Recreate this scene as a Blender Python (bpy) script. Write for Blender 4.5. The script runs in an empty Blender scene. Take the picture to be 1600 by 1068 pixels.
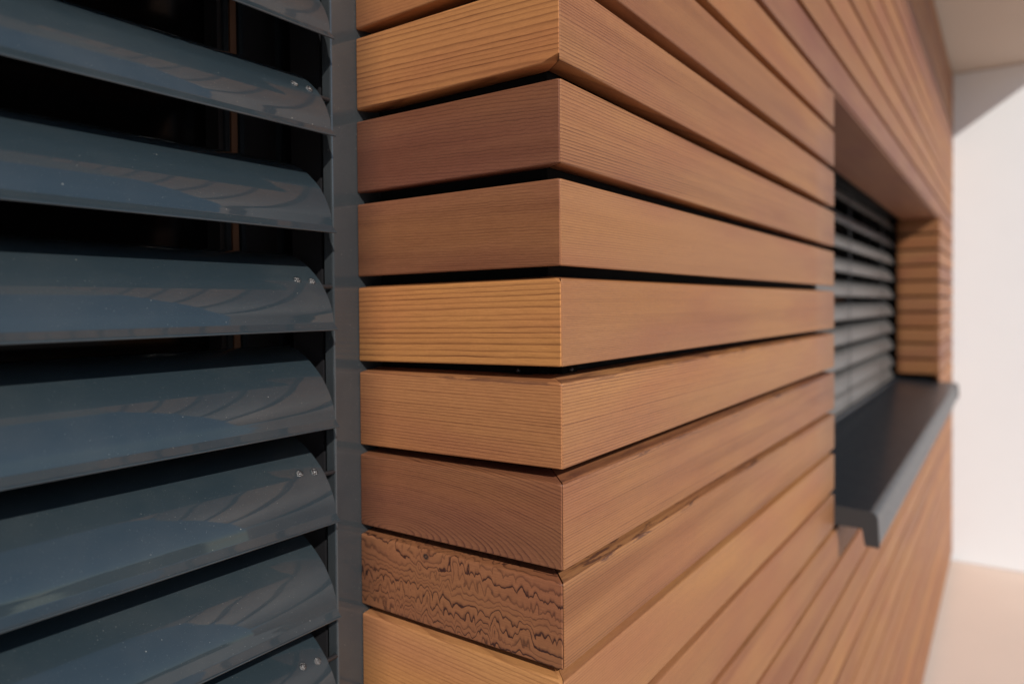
import bpy, bmesh, math, random
from mathutils import Vector, Matrix
R_ = math.radians
scene = bpy.context.scene
COL = scene.collection
rnd = random.Random(7)

# ------------------------------------------------------------------ camera
cam_d = bpy.data.cameras.new('camera')
cam = bpy.data.objects.new('camera', cam_d)
COL.objects.link(cam)
scene.camera = cam
yaw, pitch, roll = .9610, -.0167, -.0080
f = Vector((math.sin(yaw)*math.cos(pitch), math.cos(yaw)*math.cos(pitch), math.sin(pitch)))
r = Vector((math.cos(yaw), -math.sin(yaw), 0))
u = r.cross(f)
rr = math.cos(roll)*r + math.sin(roll)*u
uu = -math.sin(roll)*r + math.cos(roll)*u
m = Matrix((( rr.x, uu.x, -f.x, -.4089), (rr.y, uu.y, -f.y, -.2453), (rr.z, uu.z, -f.z, -.1599), (0,0,0,1)))
cam.matrix_world = m
cam_d.sensor_width = 36
cam_d.lens = 36*1112.3/1600
cam_d.shift_y = -38.8/1600
cam_d.clip_start = .01
cam_d.clip_end = 2000
cam_d.dof.use_dof = True
cam_d.dof.focus_distance = .50
cam_d.dof.aperture_fstop = 4.0

# ------------------------------------------------------------------ light
sd = Vector((.72, 1.0, -.70)).normalized()          # the way sunlight travels
elev = math.asin(-sd.z)
W = bpy.data.worlds.new('World'); scene.world = W; W.use_nodes = True
nt = W.node_tree; nt.nodes.clear()
sky = nt.nodes.new('ShaderNodeTexSky'); sky.sky_type = 'NISHITA'; sky.sun_disc = False
sky.sun_elevation = elev
sky.sun_rotation = math.atan2(-sd.x, -sd.y)
sky.air_density = 1.1; sky.dust_density = .25; sky.ozone_density = 3.5
bg = nt.nodes.new('ShaderNodeBackground'); bg.inputs[1].default_value = .088
ow = nt.nodes.new('ShaderNodeOutputWorld')
nt.links.new(sky.outputs[0], bg.inputs[0]); nt.links.new(bg.outputs[0], ow.inputs[0])
sun_d = bpy.data.lights.new('sun', 'SUN'); sun_d.energy = 3.55; sun_d.angle = R_(.55); sun_d.color = (1, .94, .87)
sun = bpy.data.objects.new('sun', sun_d); COL.objects.link(sun)
sun.rotation_euler = sd.to_track_quat('-Z', 'Y').to_euler()
scene.view_settings.view_transform = 'Standard'
scene.view_settings.look = 'None'
scene.view_settings.exposure = 0.0
scene.view_settings.gamma = 1

# ------------------------------------------------------------------ helpers
def tag(o, label=None, cat=None, group=None, kind=None):
    if label: o['label'] = label
    if cat: o['category'] = cat
    if group: o['group'] = group
    if kind: o['kind'] = kind
    return o

def empty(name, loc=(0, 0, 0)):
    o = bpy.data.objects.new(name, None); o.location = loc; o.empty_display_size = .05
    COL.objects.link(o); return o

def link(name, bm, mat, parent=None, loc=(0, 0, 0), smooth=False, recalc=True):
    if recalc: bmesh.ops.recalc_face_normals(bm, faces=bm.faces[:])
    me = bpy.data.meshes.new(name); bm.to_mesh(me); bm.free()
    for mm in (mat if isinstance(mat, (list, tuple)) else [mat]): me.materials.append(mm)
    if smooth:
        for p in me.polygons: p.use_smooth = True
    o = bpy.data.objects.new(name, me); COL.objects.link(o)
    if parent:
        o.parent = parent
        o.location = Vector(loc) - parent.location
    else: o.location = loc
    return o

def box(bm, x0, x1, y0, y1, z0, z1):
    vs = [bm.verts.new((x, y, z)) for x in (x0, x1) for y in (y0, y1) for z in (z0, z1)]
    for q in ((0,1,3,2), (4,6,7,5), (0,4,5,1), (2,3,7,6), (0,2,6,4), (1,5,7,3)):
        bm.faces.new([vs[i] for i in q])
    return vs

def bbox(x0, x1, y0, y1, z0, z1, bev=0, seg=2):
    bm = bmesh.new(); box(bm, x0, x1, y0, y1, z0, z1)
    if bev: bmesh.ops.bevel(bm, geom=bm.edges[:], offset=bev, segments=seg, affect='EDGES', profile=.5)
    return bm

def loops(bm, rings, closed=True, caps=True):
    """bridge a list of equal-length point loops"""
    vr = [[bm.verts.new(p) for p in ring] for ring in rings]
    n = len(vr[0])
    for a, b in zip(vr, vr[1:]):
        for i in range(n if closed else n-1):
            j = (i+1) % n
            bm.faces.new((a[i], a[j], b[j], b[i]))
    if caps and closed:
        bm.faces.new(vr[0][::-1]); bm.faces.new(vr[-1])
    return vr

# ------------------------------------------------------------------ materials
def newmat(name):
    mt = bpy.data.materials.new(name); mt.use_nodes = True
    n = mt.node_tree; n.nodes.clear()
    out = n.nodes.new('ShaderNodeOutputMaterial'); bs = n.nodes.new('ShaderNodeBsdfPrincipled')
    n.links.new(bs.outputs[0], out.inputs[0])
    return mt, n, bs

class NB:
    """tiny node builder"""
    def __init__(s, t): s.t = t
    def _set(s, node, i, v):
        if hasattr(v, 'links') or isinstance(v, bpy.types.NodeSocket): s.t.links.new(v, node.inputs[i])
        elif v is not None: node.inputs[i].default_value = v
    def math(s, op, a, b=None, c=None, clamp=False):
        n = s.t.nodes.new('ShaderNodeMath'); n.operation = op; n.use_clamp = clamp
        s._set(n, 0, a); s._set(n, 1, b)
        if c is not None: s._set(n, 2, c)
        return n.outputs[0]
    def noise(s, vec, scale, detail=2, rough=.5, dist=0, col=False):
        n = s.t.nodes.new('ShaderNodeTexNoise'); s._set(n, 'Vector', vec)
        n.inputs['Scale'].default_value = scale; n.inputs['Detail'].default_value = detail
        n.inputs['Roughness'].default_value = rough; n.inputs['Distortion'].default_value = dist
        return n.outputs[1 if col else 0]
    def comb(s, x, y, z):
        n = s.t.nodes.new('ShaderNodeCombineXYZ'); s._set(n, 0, x); s._set(n, 1, y); s._set(n, 2, z); return n.outputs[0]
    def sep(s, v):
        n = s.t.nodes.new('ShaderNodeSeparateXYZ'); s.t.links.new(v, n.inputs[0]); return n.outputs
    def scl(s, v, k):
        n = s.t.nodes.new('ShaderNodeVectorMath'); n.operation = 'MULTIPLY'; s._set(n, 0, v); n.inputs[1].default_value = k; return n.outputs[0]
    def add(s, v, w):
        n = s.t.nodes.new('ShaderNodeVectorMath'); n.operation = 'ADD'; s._set(n, 0, v); s._set(n, 1, w); return n.outputs[0]
    def mix(s, fac, a, b, mode='MIX'):
        n = s.t.nodes.new('ShaderNodeMix'); n.data_type = 'RGBA'; n.blend_type = mode
        s._set(n, 0, fac); s._set(n, 6, a); s._set(n, 7, b); return n.outputs[2]
    def ramp(s, fac, stops, interp='LINEAR'):
        n = s.t.nodes.new('ShaderNodeValToRGB'); n.color_ramp.interpolation = interp
        e = n.color_ramp.elements
        while len(e) < len(stops): e.new(.5)
        for el, (p, c) in zip(e, stops): el.position = p; el.color = c if len(c) == 4 else (*c, 1)
        s._set(n, 0, fac); return n.outputs[0]
    def maprange(s, v, a, b, c, d):
        n = s.t.nodes.new('ShaderNodeMapRange'); s._set(n, 0, v)
        for i, k in enumerate((a, b, c, d)): s._set(n, i+1, k)
        return n.outputs[0]

# wood: a solid of growth rings round a pith axis, shared by every board
SLOPE = .13
G = bpy.data.node_groups.new('cedar_rings', 'ShaderNodeTree')
def sock(name, typ, io, dv=None):
    s_ = G.interface.new_socket(name=name, in_out=io, socket_type=typ)
    if dv is not None: s_.default_value = dv
for nm, dv in (('Seed', 0.), ('Spacing', .002), ('PithY', 0.), ('PithZ', .15), ('TiltY', 0.), ('TiltZ', 0.), ('Wobble', .003),
               ('Contrast', .6), ('WobScale', 8.), ('Streak', .4), ('Jag', 0.), ('Sharp', 1.)):
    sock(nm, 'NodeSocketFloat', 'INPUT', dv)
sock('Vector', 'NodeSocketVector', 'INPUT')
sock('Early', 'NodeSocketColor', 'INPUT', (.4, .2, .09, 1)); sock('Late', 'NodeSocketColor', 'INPUT', (.15, .05, .03, 1))
sock('Color', 'NodeSocketColor', 'OUTPUT'); sock('Height', 'NodeSocketFloat', 'OUTPUT'); sock('Rough', 'NodeSocketFloat', 'OUTPUT')
b = NB(G)
gi = G.nodes.new('NodeGroupInput').outputs; go = G.nodes.new('NodeGroupOutput')
sv = b.comb(b.math('MULTIPLY', gi['Seed'], 3.17), b.math('MULTIPLY', gi['Seed'], 1.31), b.math('MULTIPLY', gi['Seed'], 2.23))
X, Y, Z = b.sep(gi['Vector'])
pv = b.add(b.scl(gi['Vector'], (.35, 1.0, 1.0)), sv)
n_ = G.nodes.new('ShaderNodeTexNoise'); G.links.new(pv, n_.inputs['Vector']); G.links.new(gi['WobScale'], n_.inputs['Scale'])
n_.inputs['Detail'].default_value = 3; n_.inputs['Roughness'].default_value = .45
wc = b.sep(n_.outputs[1])
dy = b.math('MULTIPLY', b.math('SUBTRACT', wc[0], .5), gi['Wobble'])
dz = b.math('MULTIPLY', b.math('SUBTRACT', wc[1], .5), gi['Wobble'])
yy = b.math('ADD', b.math('SUBTRACT', b.math('SUBTRACT', Y, gi['PithY']), b.math('MULTIPLY', gi['TiltY'], X)), dy)
zz = b.math('ADD', b.math('SUBTRACT', b.math('SUBTRACT', Z, gi['PithZ']), b.math('MULTIPLY', gi['TiltZ'], X)), dz)
rad = b.math('SQRT', b.math('ADD', b.math('MULTIPLY', yy, yy), b.math('MULTIPLY', zz, zz)))
# slow drift of ring width
wid = b.noise(b.add(b.comb(b.math('MULTIPLY', rad, 60.), 0., 0.), sv), 1.0, 1)
t = b.math('ADD', b.math('DIVIDE', rad, gi['Spacing']), b.math('MULTIPLY', wid, 2.5))
jit = b.noise(b.add(b.scl(gi['Vector'], (22, 160, 160)), sv), 1.0, 2)
t = b.math('ADD', t, b.math('MULTIPLY', jit, .35))
jg = b.noise(b.add(b.scl(gi['Vector'], (42, 88, 88)), sv), 1.0, 3, .55)
zz_ = b.noise(b.add(b.scl(gi['Vector'], (85, 40, 24)), sv), 1.0, 2, .5)
zig = b.math('MULTIPLY', b.math('ABSOLUTE', b.math('SUBTRACT', zz_, .5)), 5.0)
zig = b.math('MULTIPLY', zig, b.maprange(b.noise(b.add(b.scl(gi['Vector'], (16, 40, 40)), sv), 1.0, 1), .35, .6, .15, 1))
t = b.math('ADD', t, b.math('MULTIPLY', b.math('ADD', b.math('MULTIPLY', b.math('SUBTRACT', jg, .5), .3), zig), gi['Jag']))
ph = b.math('FRACT', t); ring = b.math('FLOOR', t)
late = b.ramp(ph, [(0, (0.12,)*3), (.10, (0,)*3), (.45, (.06,)*3), (.70, (.35,)*3), (.88, (1,)*3), (.955, (.9,)*3), (1, (.12,)*3)])
wn = G.nodes.new('ShaderNodeTexWhiteNoise'); wn.noise_dimensions = '1D'; G.links.new(b.math('ADD', ring, gi['Seed']), wn.inputs['W'])
rv = b.maprange(wn.outputs[0], 0, 1, .45, 1.0)
late = b.math('POWER', late, gi['Sharp'])
late = b.math('MULTIPLY', late, rv)
# each line of late wood fades in and out along its length
fd = b.noise(b.add(b.scl(gi['Vector'], (14, 260, 260)), sv), 1.0, 3, .6)
late_c = b.math('MULTIPLY', late, b.maprange(fd, .3, .65, .55, 1.1))
col = b.mix(b.math('MULTIPLY', late_c, gi['Contrast'], clamp=True), gi['Early'], gi['Late'])
# heartwood streaks: long, soft, darker or redder
st = b.noise(b.add(b.scl(gi['Vector'], (2.2, 45, 45)), sv), 1.0, 3, .55)
stf = b.math('MULTIPLY', b.maprange(st, .42, .78, 0, 1), gi['Streak'])
col = b.mix(stf, col, b.mix(1.0, col, (.54, .42, .42, 1), 'MULTIPLY'))
st2 = b.noise(b.add(b.scl(gi['Vector'], (5, 18, 18)), b.add(sv, (7, 3, 1))), 1.0, 2)
col = b.mix(b.maprange(st2, .40, .68, 0, .9), col, b.mix(1.0, col, (.90, .80, .92, 1), 'MULTIPLY'))
st3 = b.noise(b.add(b.scl(gi['Vector'], (1.4, 12, 12)), b.add(sv, (2, 9, 5))), 1.0, 2)
col = b.mix(b.maprange(st3, .45, .7, 0, .9), col, b.mix(1.0, col, (1.10, 1.08, .90, 1), 'MULTIPLY'))
# pores and fibres
fb = b.noise(b.scl(b.add(gi['Vector'], sv), (90, 3200, 3200)), 1.0, 2, .6)
col = b.mix(b.maprange(fb, .25, .75, 0, 1), b.mix(1.0, col, (.80, .77, .74, 1), 'MULTIPLY'), b.mix(1.0, col, (1.12, 1.11, 1.09, 1), 'MULTIPLY'))
fb2 = b.noise(b.scl(b.add(gi['Vector'], sv), (350, 900, 900)), 1.0, 2, .6)
col = b.mix(b.maprange(fb2, .3, .7, 0, 1), b.mix(1.0, col, (.95, .945, .94, 1), 'MULTIPLY'), b.mix(1.0, col, (1.04, 1.04, 1.04, 1), 'MULTIPLY'))
G.links.new(col, go.inputs['Color'])
G.links.new(b.math('ADD', b.math('MULTIPLY', late, .6), b.math('MULTIPLY', fb, .5)), go.inputs['Height'])
G.links.new(b.maprange(fb, .2, .8, .46, .62), go.inputs['Rough'])

TAN = ((.405, .182, .064), (.125, .043, .016))
TAN2 = ((.345, .152, .060), (.125, .042, .019))
RED = ((.175, .070, .036), (.060, .019, .013))
RED2 = ((.205, .085, .040), (.072, .024, .015))
BROWN = ((.235, .097, .042), (.036, .011, .007))
PINK = ((.380, .178, .074), (.135, .050, .022))
PINK2 = ((.345, .158, .066), (.120, .042, .020))
MAUVE = ((.30, .138, .074), (.13, .050, .030))
GOLD = ((.415, .198, .078), (.165, .062, .026))
def wood(name, early, late, seed, spacing=.002, py=0, pz=.15, ty=0, tz=0, wob=.003, con=.6, ws=8., streak=.4, swap=False, off=(0, 0, 0), knot=None, jag=0., top=None):
    mt, n, bs = newmat(name)
    q = NB(n)
    tc = n.nodes.new('ShaderNodeTexCoord')
    v = tc.outputs['Object']
    if swap:
        sx = q.sep(v); v = q.comb(sx[1], sx[0], sx[2])
    if knot:
        # rings part round a small knot: (along, height, strength, radius)
        kx, kz, ks, kr = knot
        s3 = q.sep(v)
        ax = q.math('SUBTRACT', s3[0], kx); az = q.math('SUBTRACT', s3[2], kz)
        dd = q.math('SQRT', q.math('ADD', q.math('MULTIPLY', q.math('MULTIPLY', ax, ax), .35), q.math('MULTIPLY', az, az)))
        bump_ = q.math('EXPONENT', q.math('MULTIPLY', q.math('MULTIPLY', dd, dd), -1/(kr*kr)))
        v2 = q.add(v, q.comb(0., q.math('MULTIPLY', bump_, ks), 0.))
        kd = q.math('SQRT', q.math('ADD', q.math('MULTIPLY', ax, ax), q.math('MULTIPLY', q.math('MULTIPLY', az, az), 1.6)))
        kd = q.math('ADD', kd, q.math('MULTIPLY', q.math('SUBTRACT', q.noise(v, 700, 2), .5), .0022))
    else: v2 = v
    g = n.nodes.new('ShaderNodeGroup'); g.node_tree = G
    n.links.new(v2, g.inputs['Vector'])
    for k, val in (('Seed', seed), ('Spacing', spacing), ('PithY', py), ('PithZ', pz), ('TiltY', ty), ('TiltZ', tz), ('Wobble', wob), ('Contrast', con), ('WobScale', ws), ('Streak', streak), ('Jag', jag), ('Sharp', 1.35 if jag > 2 else 1.0)):
        g.inputs[k].default_value = val
    g.inputs['Early'].default_value = (*early, 1); g.inputs['Late'].default_value = (*late, 1)
    c = g.outputs['Color']
    if top:
        # flat sawn top edge: long dark flames of late wood
        s4 = q.sep(v)
        edge = q.math('SUBTRACT', s4[2], q.math('MULTIPLY', s4[1], SLOPE))
        on = q.maprange(edge, top[0]-.0035, top[0]-.0015, 0, 1)
        fl = q.noise(q.add(q.scl(v, (16, 150, 150)), (seed, seed*.7, 3)), 1.0, 5, .62, 1.2)
        fl2 = q.noise(q.add(q.scl(v, (5, 30, 30)), (seed, 2, 3)), 1.0, 2)
        fm = q.math('MULTIPLY', q.maprange(fl, .50, .56, 0, top[1]), q.maprange(fl2, .38, .55, 0, 1))
        c = q.mix(q.math('MULTIPLY', on, fm), c, (.075, .028, .020, 1))
    if knot:
        c = q.mix(q.maprange(kd, .0020, .0036, 1, 0), c, (.022, .014, .012, 1))
        c = q.mix(q.maprange(kd, .0008, .0013, .7, 0), c, (.16, .07, .04, 1))
    n.links.new(c, bs.inputs['Base Color'])
    n.links.new(g.outputs['Rough'], bs.inputs['Roughness'])
    bs.inputs['Specular IOR Level'].default_value = .38
    bp = n.nodes.new('ShaderNodeBump'); bp.inputs['Strength'].default_value = .5 if jag < 2 else .08; bp.inputs['Distance'].default_value = .00014
    n.links.new(g.outputs['Height'], bp.inputs['Height']); n.links.new(bp.outputs[0], bs.inputs['Normal'])
    return mt

def paint(name, col, rough=.45, coat=.6, coat_r=.05, dust=True, spec=.5, scratch=False, metal=0.):
    mt, n, bs = newmat(name); q = NB(n)
    tc = n.nodes.new('ShaderNodeTexCoord'); v = tc.outputs['Object']
    c = q.mix(q.noise(v, 14, 3), (*[k*.93 for k in col], 1), (*[k*1.07 for k in col], 1))
    rg = q.maprange(q.noise(v, 60, 4, .6), .3, .7, rough-.04, rough+.05)
    if dust:
        oi = n.nodes.new('ShaderNodeObjectInfo')
        v = q.add(v, q.scl(oi.outputs['Location'], (3.1, 2.7, 4.3)))
        # specks of settled dust, a fraction of a millimetre across
        for sc, rad_, amt, thr in ((110, .052, .75, .78), (210, .065, .6, .68), (420, .10, .45, .55), (900, .16, .25, .45)):
            vo = n.nodes.new('ShaderNodeTexVoronoi'); vo.inputs['Scale'].default_value = sc
            n.links.new(v, vo.inputs['Vector'])
            sp = n.nodes.new('ShaderNodeSeparateColor'); n.links.new(vo.outputs['Color'], sp.inputs[0])
            on = q.math('GREATER_THAN', sp.outputs[0], thr)
            dd = q.maprange(vo.outputs['Distance'], rad_*.5, rad_, amt, 0)
            fac = q.math('MULTIPLY', q.math('MULTIPLY', on, dd), sp.outputs[1])
            c = q.mix(fac, c, (.50, .50, .46, 1))
        film = q.noise(v, 9, 4, .65)
        c = q.mix(q.maprange(film, .45, .8, 0, .05), c, (.4, .36, .30, 1))
    n.links.new(c, bs.inputs['Base Color']); n.links.new(rg, bs.inputs['Roughness'])
    bs.inputs['Specular IOR Level'].default_value = spec
    bs.inputs['Coat Weight'].default_value = coat; bs.inputs['Coat Roughness'].default_value = coat_r; bs.inputs['Coat IOR'].default_value = 1.62
    bs.inputs['Metallic'].default_value = metal
    bp = n.nodes.new('ShaderNodeBump')
    if scratch:
        h = q.noise(q.scl(v, (30, 30, 1500)), 1.0, 3, .6); bp.inputs['Strength'].default_value = .10; bp.inputs['Distance'].default_value = .0001
    else:
        h = q.noise(v, 900, 2, .5); bp.inputs['Strength'].default_value = .03; bp.inputs['Distance'].default_value = .0001
    n.links.new(h, bp.inputs['Height']); n.links.new(bp.outputs[0], bs.inputs['Normal'])
    if scratch: n.links.new(bp.outputs[0], bs.inputs['Coat Normal'])
    return mt

def plain(name, col, rough=.6, scale=8, var=.12, metal=0, bump=.2, bscale=300, spec=.5):
    mt, n, bs = newmat(name); q = NB(n)
    tc = n.nodes.new('ShaderNodeTexCoord'); v = tc.outputs['Object']
    c = q.mix(q.noise(v, scale, 5, .6), (*[k*(1-var) for k in col], 1), (*[min(1, k*(1+var)) for k in col], 1))
    n.links.new(c, bs.inputs['Base Color']); bs.inputs['Roughness'].default_value = rough
    bs.inputs['Metallic'].default_value = metal; bs.inputs['Specular IOR Level'].default_value = spec
    bp = n.nodes.new('ShaderNodeBump'); bp.inputs['Strength'].default_value = bump; bp.inputs['Distance'].default_value = .001
    n.links.new(q.noise(v, bscale, 3), bp.inputs['Height']); n.links.new(bp.outputs[0], bs.inputs['Normal'])
    return mt

M_slat = paint('slat_enamel', (.024, .038, .047), .42, 1.0, .03, spec=.25)
M_flange = paint('channel_enamel', (.036, .043, .048), .35, 1.0, .05, spec=.25, scratch=True)
M_sill = paint('sill_enamel', (.016, .022, .028), .40, .25, .14, dust=False, spec=.25)
M_sillcap = plain('sill_cap_plastic', (.035, .036, .038), .5, bump=.05)
M_black = plain('black_membrane', (.006, .006, .006), .8, bump=.1, spec=.2)
M_rubber = plain('black_rubber', (.002, .002, .002), .9, bump=.05, spec=.1)
M_frame = plain('dark_window_frame', (.018, .018, .020), .35, bump=.03)
M_glass = plain('dark_glass', (.003, .003, .0035), .12, bump=0, spec=.12)
M_steel = plain('steel', (.25, .25, .25), .30, metal=1, bump=.9, bscale=2200)
M_cord = plain('ladder_cord', (.03, .03, .032), .8, bump=.05)
M_wall = plain('white_render', (.83, .86, .88), .85, scale=5, var=.02, bump=.25, bscale=500, spec=.2)
M_soffit = plain('soffit_render', (.60, .52, .44), .85, scale=2, var=.03, bump=.25, bscale=400, spec=.2)
M_ground = plain('terrace_slab', (.76, .62, .52), .8, scale=3, var=.05, bump=.25, bscale=250, spec=.25)

# ------------------------------------------------------------------ ground
ZG, ZS = -1.54, 1.035
XE, XW1, XW2, YR = 4.02, .903, 3.147, .165      # wall end, window left and right, recess depth
bm = bmesh.new()
vs = [bm.verts.new(p) for p in ((-400, -400, 0), (400, -400, 0), (400, 400, 0), (-400, 400, 0))]; bm.faces.new(vs)
g_ = link('ground', bm, M_ground, loc=(0, 0, ZG)); tag(g_, kind='structure')

# ------------------------------------------------------------------ timber wall
wall = empty('timber_wall', (0, 0, ZG))
tag(wall, 'wall clad in horizontal cedar boards with dark open joints, mitred at its corner', 'wall', kind='thing')

def section(z0, z1, depth, rf=.0018, rb=.001):
    """rounded board section, list of (depth, z); starts at the front bottom"""
    pts = []
    for cx, cz, rad_, a0 in ((rf, z0+rf, rf, 270), (rf, z1-rf, rf, 180), (depth-rb, z1-rb, rb, 90), (depth-rb, z0+rb, rb, 0)):
        for k in range(5):
            a = R_(a0 - 90*k/4)
            d_ = cx + rad_*math.cos(a)
            pts.append((d_, cz + rad_*math.sin(a) + SLOPE*d_))      # tops and undersides fall towards the face
    return pts

TH = .024
def board(zl, zr, L, mat, face, start=(0, 0), mitre=True, x_from=0., name='cladding_board', label=None, parent=None, n=6, off=0., mitre_end=False, gap=.00025, rf=.0018, chip=None):
    """zl=(bottom, top) at the start, zr at the end; face 'A' runs along +X, 'B' along +Y"""
    z0 = (zl[0]+zl[1])/2
    parent = parent or wall
    bm = bmesh.new()
    rings = []
    st = [0., .0009, .004] + [L*k/n for k in range(1, n+1)]
    for k, s in enumerate(st):
        w = s/L
        a = zl[0]*(1-w)+zr[0]*w - z0; c = zl[1]*(1-w)+zr[1]*w - z0
        ring = []
        for d, z in section(a, c, TH, rf):
            dd = d
            if k == 0: dd = max(d, .0009); z = z*.995
            x = s + ((d if k else max(d, .0005)) * max(0, 1-s/.03) + gap if mitre else 0)
            if not mitre and k == len(st)-1: pass
            ring.append((x, dd+off, z) if face == 'A' else (dd+off, x, z))
        rings.append(ring)
    if not mitre:
        rings = [rings[0]] + rings[3:]
    e = rings[-1]
    if not mitre_end:
        # tiny arris at the far end
        last = []
        for p in e:
            if face == 'A': last.append((p[0]+.0006, max(p[1], .0006+off), p[2]*.99))
            else: last.append((max(p[0], .0006+off), p[1]+.0006, p[2]*.99))
        rings.append(last)
    loops(bm, rings)
    if chip:
        co, no = chip
        gm = bm.verts[:]+bm.edges[:]+bm.faces[:]
        res_ = bmesh.ops.bisect_plane(bm, geom=gm, plane_co=co, plane_no=no, clear_outer=True)
        bmesh.ops.holes_fill(bm, edges=[e for e in bm.edges if e.is_boundary])
    loc = (x_from+start[0], start[1], z0)
    o = link(name, bm, mat, parent, loc, smooth=True)
    # keep the faces crisp but the arrises soft
    me = o.data
    for p in me.polygons: p.use_smooth = len(p.vertices) == 4
    try:
        me.set_sharp_from_angle(angle=R_(50))
    except Exception: pass
    if label: o['label'] = label
    return o

Pp = .0683
cor_b = [0.0030, -.0655, -.1339, -.2018, -.2709, -.3393, -.4067]
cor_t = [-.0090, -.0754, -.1424, -.2125, -.2803, -.3475, -.4144]
w_b = [.0665, .0006, -.0670, -.1356, -.2051, -.2741, -.3404, -.4064]       # rows -1..6
w_t = [.0592, -.0087, -.0764, -.1448, -.2140, -.2820, -.3480, -.4144]      # tops of rows 0..7
gapx = {-3: .1990, -2: .1340, -1: .0665, 0: -.0018, 1: -.0690, 2: -.1365, 3: -.2086, 4: -.2750, 5: -.3460, 6: -.4143, 7: -.4840, 8: -.5490}
def zc(row):   # (bottom, top) at the corner
    bt = cor_b[row] if 0 <= row <= 6 else (cor_b[0]-row*Pp if row < 0 else cor_b[6]-(row-6)*Pp)
    tp = cor_t[row-1] if 1 <= row <= 7 else (cor_t[0]-(row-1)*Pp if row < 1 else cor_t[6]-(row-7)*Pp)
    return (bt, tp)
def zw(row):
    bt = w_b[row+1] if -1 <= row <= 6 else (w_b[0]-(row+1)*Pp if row < -1 else w_b[7]-(row-6)*Pp)
    tp = w_t[row] if 0 <= row <= 7 else (w_t[0]-row*Pp if row < 0 else w_t[7]-(row-7)*Pp)
    return (bt, tp)
GH = .0048
def gx(row):   # centre of the joint under a row, at the near window edge
    if row in gapx: return gapx[row]
    return gapx[-3]-(row+3)*Pp if row < -3 else gapx[8]-(row-8)*Pp
def zx(row): return (gx(row)+GH, gx(row-1)-GH)
def zn(row): return (-.0015-row*.0680+GH, -.0015-(row-1)*.0680-GH)

def sd_(k): return (k*7.913) % 97.3
# per-board looks near the corner: row -> (palette, spacing, py, pz, ty, tz, wob, con, ws, streak)
BL = {
 -2: (TAN, .0036, .03, .25, 0, 0, .003, .7, 8, .2),
 -1: (TAN2, .0030, .02, .22, 0, 0, .003, .5, 8, .2),
  0: (TAN, .0041, .02, -.26, 0, .03, .004, .95, 9, .15),
  1: (RED, .0020, .055, .075, 0, .05, .010, .62, 12, .55),
  2: (RED2, .0019, .05, .16, 0, .03, .007, .60, 11, .75),
  3: (TAN, .0043, .015, .30, 0, -.02, .003, .95, 8, .1),
  4: (TAN2, .0024, .01, -.24, 0, 0, .003, .95, 8, .15),
  5: (RED2, .0017, -.040, -.030, .26, 0, .012, 1.15, 14, .3),
  6: (BROWN, .0058, .048, .085, .05, .06, .018, 1.4, 20, .4),
  7: (GOLD, .0034, .02, .28, 0, .06, .003, .6, 8, .1),
  8: (TAN, .0030, .02, .22, 0, 0, .003, .5, 8, .2)}
AL = {
 -2: (PINK, .0017, .02, .3, 0, 0, .003, 0.61, 8, .3),
 -1: (PINK2, .0018, .02, -.3, 0, 0, .003, 0.61, 8, .45),
  0: (PINK, .0021, .06, -.24, 0, .02, .004, 1.08, 6, .5),
  1: (PINK, .0023, .02, -.26, 0, .015, .003, 1.15, 7, .55),
  2: (PINK, .0018, .03, .26, 0, .01, .003, 0.74, 7, .35),
  3: (PINK, .0013, .02, .30, 0, 0, .003, 0.74, 7, .35),
  4: (GOLD, .0023, .02, -.24, 0, -.01, .003, 1.08, 7, .12),
  5: (PINK, .0018, .035, -.10, .01, 0, .005, 1.01, 7, .9),
  6: (PINK, .0020, .03, .14, .01, 0, .005, 0.88, 7, .8),
  7: (GOLD, .0022, .02, .24, 0, 0, .003, 0.57, 7, .15),
  8: (PINK, .0020, .02, .24, 0, 0, .003, 0.57, 7, .25)}
LB = {0: 'yellow tan board with wide straight grain and a chipped lower corner', 1: 'dark red brown board with fine wavy grain',
      2: 'reddish brown streaked board', 5: 'dark red brown board with arching grain', 6: 'dark board with jagged flame grain and a small black knot',
      7: 'golden board with straight grain'}
def chipp(row, ly, lz, lx, top=False):
    z0, z1 = zc(row); h = (z1-z0)/2; sg = 1 if top else -1
    return ((0, ly, sg*h), Vector((-1/lx, -1/ly, sg/lz)).normalized())
CHIP = {0: chipp(0, .017, .0052, .012), 3: chipp(3, .006, .003, .006, True), 7: chipp(7, .007, .004, .006, True)}
LENB = .1935
pal = [TAN2, PINK, PINK2, GOLD, MAUVE, PINK, MAUVE, PINK2, MAUVE, PINK]
def rparams(k, low=False):
    q = random.Random(k*31+5)
    p = q.choice((PINK, GOLD, PINK2, TAN2, PINK2, GOLD) if low else pal)
    return (p, q.uniform(.0016, .0032), q.uniform(.0, .06), q.choice((-1, 1))*q.uniform(.12, .3), 0, q.uniform(-.01, .01), q.uniform(.003, .006), q.uniform(.35, .6), 7, q.uniform(.2, .8))

def mk(nm, P_, seed, swap=False, knot=None, scale_c=1.0, jag=0., top=None):
    (e, l), sp_, py, pz, ty, tz, wob, con, ws, stv = P_
    e = tuple(c*scale_c for c in e); l = tuple(c*scale_c for c in l)
    return wood(nm, e, l, seed, sp_, py, pz, ty, tz, wob, con, ws, stv, swap, knot=knot, jag=jag, top=top)

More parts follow.
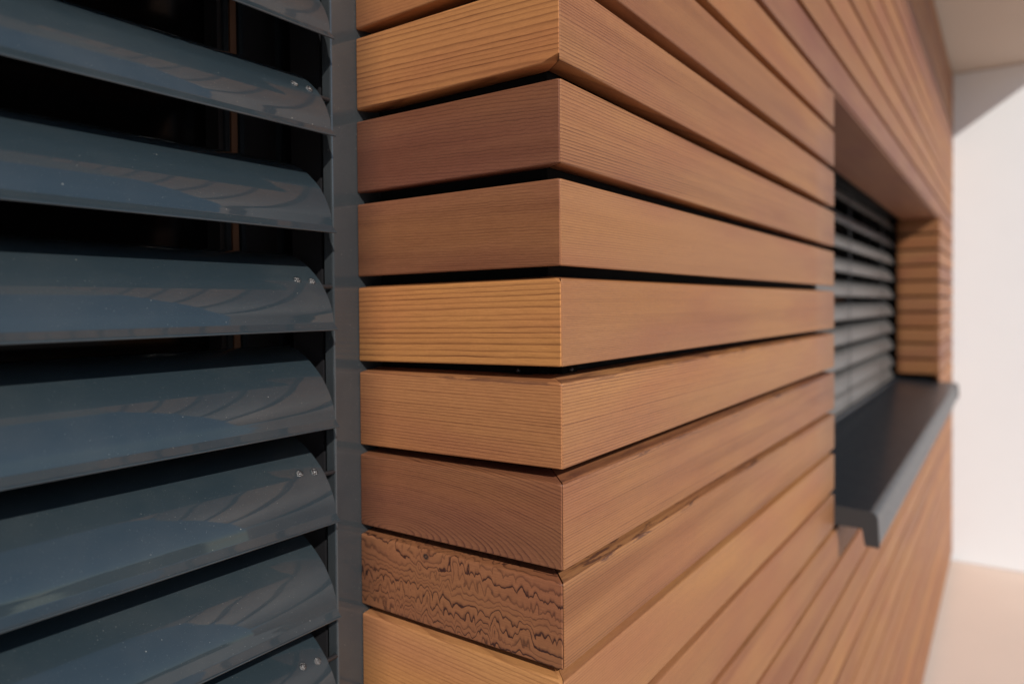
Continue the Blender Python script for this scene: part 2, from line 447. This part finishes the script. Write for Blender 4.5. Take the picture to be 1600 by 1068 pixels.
TOP_ROW = -14; BOT_ROW = 22
count = 0
for row in range(TOP_ROW, BOT_ROW+1):
    # reveal side, running back to the blind channel
    if -8 <= row <= 14:
        zl, zr = zc(row), zw(row)
        P_ = BL.get(row, rparams(row+100))
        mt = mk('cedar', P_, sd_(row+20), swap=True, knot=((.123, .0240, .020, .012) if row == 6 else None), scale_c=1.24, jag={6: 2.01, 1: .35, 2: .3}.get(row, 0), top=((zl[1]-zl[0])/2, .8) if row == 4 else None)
        board(zl, zr, LENB, mt, 'B', off=rnd.uniform(-.0003, .0003), label=LB.get(row), gap={2: .0004, 5: .0005, 6: .0005}.get(row, .00025), chip=CHIP.get(row)); count += 1
    # facade
    zl, zr = zc(row), zx(row)
    P_ = AL.get(row, rparams(row+300, row > 7))
    tm = {4: .6, 5: .75, 6: .8}.get(row)
    mt = mk('cedar', P_, sd_(row+60), top=((zl[1]-zl[0])/2, tm) if tm else None)
    z_end = zn(row)
    oy = rnd.uniform(-.0003, .0003)
    in_window = -2 <= row <= 8
    if in_window:
        board(zl, zr, XW1-.0006, mt, 'A', off=oy, gap={3: .0005, 5: .0005, 6: .0006}.get(row, .0003)); count += 1
        mt2 = mk('cedar', rparams(row+500), sd_(row+160))
        board(z_end, z_end, XE-XW2-.002, mt2, 'A', start=(XW2, 0), mitre=True, gap=.0003); count += 1
    else:
        top_cut = ZS-.006
        if zl[1] > top_cut:
            if zl[0] > top_cut-.01: continue
            zl = (zl[0], top_cut); zr = (zr[0], top_cut); z_end = (z_end[0], top_cut)
        if zl[0] < ZG+.01:
            if zl[1] < ZG+.02: continue
            zl = (ZG+.008, zl[1]); zr = (ZG+.008, zr[1]); z_end = (ZG+.008, z_end[1])
        # one long board; straightens out beyond the window's near edge
        o = board(zl, z_end, XE-.002, mt, 'A', off=oy, n=18); count += 1
        zm = (zl[0]+zl[1])/2
        for v in o.data.vertices:
            x = v.co.x
            if x > .006:
                # piecewise linear between the corner, the near window edge and the wall's end
                lo_l, hi_l = zl; 
                if x < XW1: w = x/XW1; a, c = zl[0]*(1-w)+zr[0]*w, zl[1]*(1-w)+zr[1]*w
                else: w = (x-XW1)/(XE-XW1); a, c = zr[0]*(1-w)+z_end[0]*w, zr[1]*(1-w)+z_end[1]*w
                w0 = x/(XE-.002); a0, c0 = zl[0]*(1-w0)+z_end[0]*w0, zl[1]*(1-w0)+z_end[1]*w0
                s = (v.co.z + zm - a0)/(c0-a0)
                v.co.z = a + s*(c-a) - zm
# far jamb of the window recess: boards face the camera
for row in range(-2, 8):
    z_ = zn(row)
    mt = mk('cedar', (TAN2 if row % 3 else PINK2,) + rparams(row+700)[1:-1] + (.2,), sd_(row+260), swap=True, scale_c=.82)  # palette scaled down: the jamb's darker shading is put into the wood colour
    board(z_, z_, YR-.004, mt, 'B', start=(XW2, 0), mitre=True, gap=.0003); count += 1
print('boards', count)
# dark membrane behind the boards
B0 = TH+.004
bm = bmesh.new()
box(bm, B0, XW1-.004, B0, .45, ZG+.002, ZS-.002)
link('backing', bm, M_black, wall)
bm = bmesh.new()
box(bm, XW1-.004, XW2+B0, B0, .45, ZG+.002, -.556)
box(bm, XW1-.004, XW2+B0, B0+.02, .45, .215, ZS-.002)
box(bm, XW2+B0, XE, B0, .45, ZG+.002, ZS-.002)
link('backing', bm, M_black, wall)
# soffit board closing the window head
mt = mk('cedar', (MAUVE, .002, .1, .02, 0, 0, .006, .4, 7, .4), 12.2)
bm = bbox(0, XW2-XW1+.02, 0, YR-.024, -.007, .007, .001)
link('head_board', bm, mt, wall, (XW1-.01, .004, .2065), smooth=False)
# rubber strips and screw clips seen in the joints by the corner
for row in (3,):
    zb, zt = zc(row)[0], zc(row+1)[1]
    if zb-zt < .004: continue
    zm = (zb+zt)/2
    bm = bmesh.new()
    box(bm, .030, .052, TH-.006, B0-.001, zm-.0022, zm+.0042)
    box(bm, TH-.006, B0-.001, .036, .060, zm-.0022, zm+.0042)
    c = link('fixing_clip', bm, M_rubber, wall)
    for (x, y, ax) in ((.041, TH-.007, 'y'), (TH-.007, .047, 'x')):
        bm = bmesh.new()
        bmesh.ops.create_uvsphere(bm, u_segments=10, v_segments=6, radius=.0019)
        s_ = link('screw', bm, M_frame, c, smooth=True); s_.location = (x, y, zm-ZG) if c.location.z == 0 else (x, y, zm)
        s_.location = Vector((x, y, zm)) - Vector((0, 0, 0)) 
        s_.location.z = zm

# ------------------------------------------------------------------ near blind (left)
blind = empty('venetian_blind', (-.8, .19, ZG))
tag(blind, 'blue grey external blind with broad curved slats filling the near opening', 'window blind')
PS = .0735
raw = [(0, 0), (.0020, .0023), (.0040, .0047), (.0044, .0052), (.0046, .0060), (.0052, .0090), (.0062, .0138), (.0085, .0200), (.0118, .0262), (.0156, .0318), (.0196, .0368), (.0260, .0427), (.0327, .0480), (.0403, .0530), (.0490, .0572), (.0580, .0600), (.0640, .0608)]
def slat_bm(L, step=None, th=.0006, lipr=.0010):
    pts = [Vector(p) for p in raw]
    # smooth resample (Catmull-Rom)
    cr = []
    for i in range(len(pts)-1):
        p0 = pts[max(i-1, 0)]; p1 = pts[i]; p2 = pts[i+1]; p3 = pts[min(i+2, len(pts)-1)]
        for k in range(4):
            s = k/4
            cr.append(.5*((2*p1) + (-p0+p2)*s + (2*p0-5*p1+4*p2-p3)*s*s + (-p0+3*p1-3*p2+p3)*s**3))
    cr.append(pts[-1])
    nrm = []
    for i in range(len(cr)):
        d = (cr[min(i+1, len(cr)-1)]-cr[max(i-1, 0)]).normalized()
        nrm.append(Vector((d.y, -d.x)))            # towards the inside/back
    outer = cr
    inner = [p + nn*th for p, nn in zip(cr, nrm)]
    # lip bead
    bead = []
    for k in range(7):
        a = math.atan2(nrm[0].y, nrm[0].x)
        ang = a + math.pi + math.pi*k/6*1.0
        bead.append(cr[0] + nrm[0]*th*.5 + Vector((math.cos(ang), math.sin(ang)))*lipr*.75)
    prof = outer + inner[::-1] + bead[::-1][1:-1]
    prof = outer[1:] + inner[::-1][:-1] + [b_ for b_ in bead[::-1]]
    bm = bmesh.new()
    rings = [[(x, p.x, p.y) for p in prof] for x in (0, -.0008, -L*.02, -L*.25, -L*.5, -L)]
    loops(bm, rings)
    return bm
XS, YS = -.0385, .1760      # right end of the slats, lip plane
tipz = [.0437+PS, .0437, -.0297, -.1032, -.1772, -.2516, -.3243, -.3985]
def tz(k):                 # k=0 is the slat whose lip is near the top of the picture
    if -1 <= k <= 6: return tipz[k+1]
    return tipz[0]-(k+1)*PS if k < -1 else tipz[-1]-(k-6)*PS
LS = 1.55
slat_me = None
def mesh_of(bm, name, mat, smooth=True, ang=40):
    bmesh.ops.recalc_face_normals(bm, faces=bm.faces[:])
    me = bpy.data.meshes.new(name); bm.to_mesh(me); bm.free(); me.materials.append(mat)
    if smooth:
        for p in me.polygons: p.use_smooth = True
        me.set_sharp_from_angle(angle=R_(ang))
    return me
slat_me = mesh_of(slat_bm(LS), 'slat', M_slat)
# domed rivet with a small socket in it
def rivet_bm():
    bm = bmesh.new(); N = 16
    prof = [(.0029, 0), (.0029, .0004), (.0026, .0009), (.0018, .0012), (.0011, .0013), (.0008, .0008), (.0, .0007)]
    rings = [[(rr_*math.cos(2*math.pi*i/N), rr_*math.sin(2*math.pi*i/N), h) for i in range(N)] for rr_, h in prof[:-1]]
    vr = loops(bm, rings, caps=False)
    bm.faces.new(vr[-1])
    return bm
rivet_me = mesh_of(rivet_bm(), 'rivet', M_steel)
bm = bmesh.new()
bmesh.ops.create_cone(bm, segments=12, radius1=.0019, radius2=.0019, depth=.024, cap_ends=True)
pin_me = mesh_of(bm, 'guide_pin', M_frame)
def child(name, me, par, loc, rot=None):
    o = bpy.data.objects.new(name, me); COL.objects.link(o); o.parent = par; o.location = loc
    if rot is not None: o.rotation_euler = rot
    return o
def prof_at(tt):
    for (a, b_) in zip(raw, raw[1:]):
        if a[0] <= tt <= b_[0]:
            w = (tt-a[0])/(b_[0]-a[0]); return a[1]*(1-w)+b_[1]*w, math.atan2(b_[1]-a[1], b_[0]-a[0])
for k in range(-12, 16):
    if tz(k) < ZG+.02 or tz(k)+.06 > ZS-.02: continue
    s = child('slat', slat_me, blind, Vector((XS+rnd.uniform(-.0004, .0004), YS+rnd.uniform(-.0003, .0003), tz(k)))-blind.location)
    if k % 2 == 1:
        for xx, tt in ((-.0085, .0195), (-.0215, .0205)):
            h, a = prof_at(tt)
            nrm_ = Vector((0, -math.sin(a), math.cos(a)))
            o = child('rivet', rivet_me, s, Vector((xx, tt, h)) + nrm_*.0001)
            o.rotation_euler = nrm_.to_track_quat('Z', 'Y').to_euler()
        child('guide_pin', pin_me, s, (.008, .0200, .0330), (0, R_(90), 0))

# side channel the pins run in
XF = -.0275
bm = bmesh.new()
# front flange: a sheet turned a few degrees, folded back at its free edge
tw = math.tan(R_(4.0))
prof = [(0.0035, .1955), (XF+.002, .1955+tw*(XF)*-1*-1)]
fl = []
y_l = .1955 + tw*XF
fl = [(.028, .1962), (XF+.0014, y_l), (XF+.0004, y_l+.0004), (XF, y_l+.0014), (XF, y_l+.010), (XF+.0016, y_l+.010), (XF+.0016, y_l+.0018), (.028, .1978)]
loops(bm, [[(x, y, z) for x, y in fl] for z in (ZG+.003, ZS-.003)])
ch = link('side_channel', bm, M_flange, blind)
for p in ch.data.polygons: p.use_smooth = False
# guide rail behind it
bm = bmesh.new()
for x0, x1, y0, y1 in ((-.0235, -.0215, .212, .248), (.0105, .030, .248, .250), (-.012, -.0105, .214, .248)):
    box(bm, x0, x1, y0, y1, ZG+.003, ZS-.003)
link('guide_rail', bm, M_frame, blind)
bm = bmesh.new(); box(bm, -.019, -.015, .222, .230, ZG+.003, ZS-.003)
link('rail_lip', bm, M_sill, blind)
# window behind the near blind
win = empty('window', (-.8, .30, ZG))
tag(win, 'dark framed window standing in shade behind the near blue grey blind', 'window', kind='thing')
bm = bmesh.new()
box(bm, -.062, .06, .292, .330, ZG+.002, ZS-.002)
link('frame', bm, M_frame, win)
bm = bmesh.new()
for x0, x1, y0 in ((-.006, -.002, .286), (-.044, -.040, .2885), (-.058, -.054, .2885)):
    box(bm, x0, x1, y0, .2915, ZG+.002, ZS-.002)
link('frame_bead', bm, M_sill, win)
bm = bmesh.new(); box(bm, -.052, -.0465, .289, .2915, ZG+.002, ZS-.002)
link('coppery_strip', bm, plain('coppery_brown', (.16, .085, .05), .4), win)  # narrow coppery brown upright strip on the frame
bm = bmesh.new(); box(bm, -1.62, -.0622, .310, .316, ZG+.002, ZS-.002)
link('pane', bm, M_glass, win)
bm = bmesh.new(); box(bm, -.003, .0095, .256, .262, ZG+.002, ZS-.002)
link('brown_strip', bm, mk('cedar', (PINK, .002, .1, .02, 0, 0, .006, .4, 7, .4), 3.1), win)  # brown upright strip with cedar grain, set in the slot beside the slats
bm = bmesh.new(); box(bm, -1.62, .2, .45, .46, ZG+.002, ZS-.002); box(bm, -1.75, -1.62, .17, .46, ZG+.002, ZS-.002)
link('backing', bm, M_black, wall)

# ------------------------------------------------------------------ far blind, in the facade window
blind2 = empty('venetian_blind', ((XW1+XW2)/2, YR, -.50))
tag(blind2, 'lowered grey blind recessed in the facade window above the dark sill', 'window blind')
far_me = mesh_of(slat_bm(XW2-XW1-.03), 'slat', plain('far_slat_enamel', (.115, .11, .104), .35, bump=.02))
zt_ = .154
k = 0
while zt_ > -.50:
    child('slat', far_me, blind2, Vector((XW2-.008, YR+.006, zt_))-blind2.location); zt_ -= PS; k += 1
child('slat', far_me, blind2, Vector((XW2-.008, YR+.0065, -.4890))-blind2.location)
for xx in (1.35, 2.05, 2.75):
    for yy_ in (YR+.003, YR+.070):
        bm = bbox(xx-.005, xx+.005, yy_-.0005, yy_+.0005, -.50, .195)
        link('ladder_cord', bm, M_cord, blind2)
bm = bbox(XW1+.001, XW2-.001, YR+.02, YR+.085, .196, .212)
link('head_rail', bm, M_black, blind2)
win2 = empty('window', ((XW1+XW2)/2, .28, -.50))
tag(win2, 'dark window pane behind the recessed blind of the facade window', 'window', kind='thing')
bm = bmesh.new(); box(bm, XW1, XW2+B0, .27, .28, -.556, .215); link('pane', bm, M_glass, win2)
bm = bmesh.new()
box(bm, XW1, XW1+.06, .25, .2695, -.556, .215); box(bm, XW2-.06, XW2, .25, .2695, -.556, .215); box(bm, XW1+.0602, XW2-.0602, .25, .2695, -.556, -.49)
link('frame', bm, M_frame, win2)

# ------------------------------------------------------------------ sill
sill = empty('window_sill', ((XW1+XW2)/2, 0, -.51))
tag(sill, 'dark grey metal sill with a turned down front edge under the facade window', 'window sill', kind='thing')
zb, zf = -.4960, -.5105
fo, dr = -.0635, -.0575
T = .002
out = [(.158, zb+.010), (.156, zb+.001), (.150, zb)] + [(-.055, zf), (-.0600, zf-.0012), (-.0640, zf-.0050), (-.0655, zf-.0100), (-.0680, zf+dr)]
inn = [(-.0655, zf+dr), (-.0632, zf-.0105), (-.0615, zf-.0062), (-.0590, zf-.0036), (-.0545, zf-T), (.150, zb-T), (.158, zb-T)]
bm = bmesh.new()
loops(bm, [[(x, y, z) for y, z in out+inn] for x in (XW1+.004, XW2-.001, )])
s1 = link('sill_plate', bm, M_sill, sill)
# the ends of the sill stand past the recess in front of the wall; cap at the near end
cap = [(.003, zf+.0035), (-.055, zf+.0010), (-.0605, zf-.0003), (-.0655, zf-.0045), (-.0674, zf-.0100), (-.0700, zf+dr-.001), (-.0475, zf+dr), (-.0440, zf-.0310), (-.0425, zf-.0290), (.003, zf-.0300)]
bm = bmesh.new()
loops(bm, [[(x, y, z) for y, z in cap] for x in (XW1-.0005, XW1+.0036)])
bmesh.ops.bevel(bm, geom=[e for e in bm.edges], offset=.0006, segments=2, affect='EDGES')
link('end_cap', bm, M_sillcap, sill)
bm = bmesh.new()
loops(bm, [[(x, y, z) for y, z in cap] for x in (XW2-.0006, XW2+.05)])
link('end_cap', bm, M_sillcap, sill)
# front part beyond the jamb
bm = bbox(XW1-.010, XW1+.003, .004, .02, -.4862, -.4805)
link('upstand', bm, M_sillcap, sill)

# ------------------------------------------------------------------ white wall and soffit
ww = tag(link('white_wall', bbox(XE, XE+.25, -2.6, .6, ZG+.002, ZS-.002, .004), M_wall), 'smooth white rendered wall closing the far end of the timber facade', 'wall', kind='thing')
so = empty('canopy', (1.0, -.2, ZS))
tag(so, 'beige rendered canopy soffit overhead where timber and white wall meet', 'canopy', kind='thing')
link('soffit', bbox(-3.0, XE+.6, -.455, .6, ZS, ZS+.05, .003), M_soffit, so)
link('fascia', bbox(-3.0, XE+.6, -.470, -.4555, ZS-.003, ZS+.22, .003), M_wall, so)

# a far belt of trees behind the viewer: only ever seen mirrored in the blind
bm = bmesh.new()
N = 160
rg2 = random.Random(3)
lo, hi, bk = [], [], []
for i in range(N+1):
    a = R_(150 + 150*i/N); d = 55 + rg2.uniform(-3, 3)
    h = 5.5 + 2.2*math.sin(i*.37) + 1.6*math.sin(i*.91+1) + rg2.uniform(-.8, .8)
    lo.append((d*math.cos(a), d*math.sin(a), 0)); hi.append((d*math.cos(a), d*math.sin(a), h))
    bk.append(((d+6)*math.cos(a), (d+6)*math.sin(a), h*.8))
loops(bm, [lo, hi, bk], closed=False)
tag(link('distant_trees', bm, plain('far_foliage', (.045, .06, .03), .9, scale=.6, var=.4), loc=(0, 0, ZG-.05)), kind='stuff')
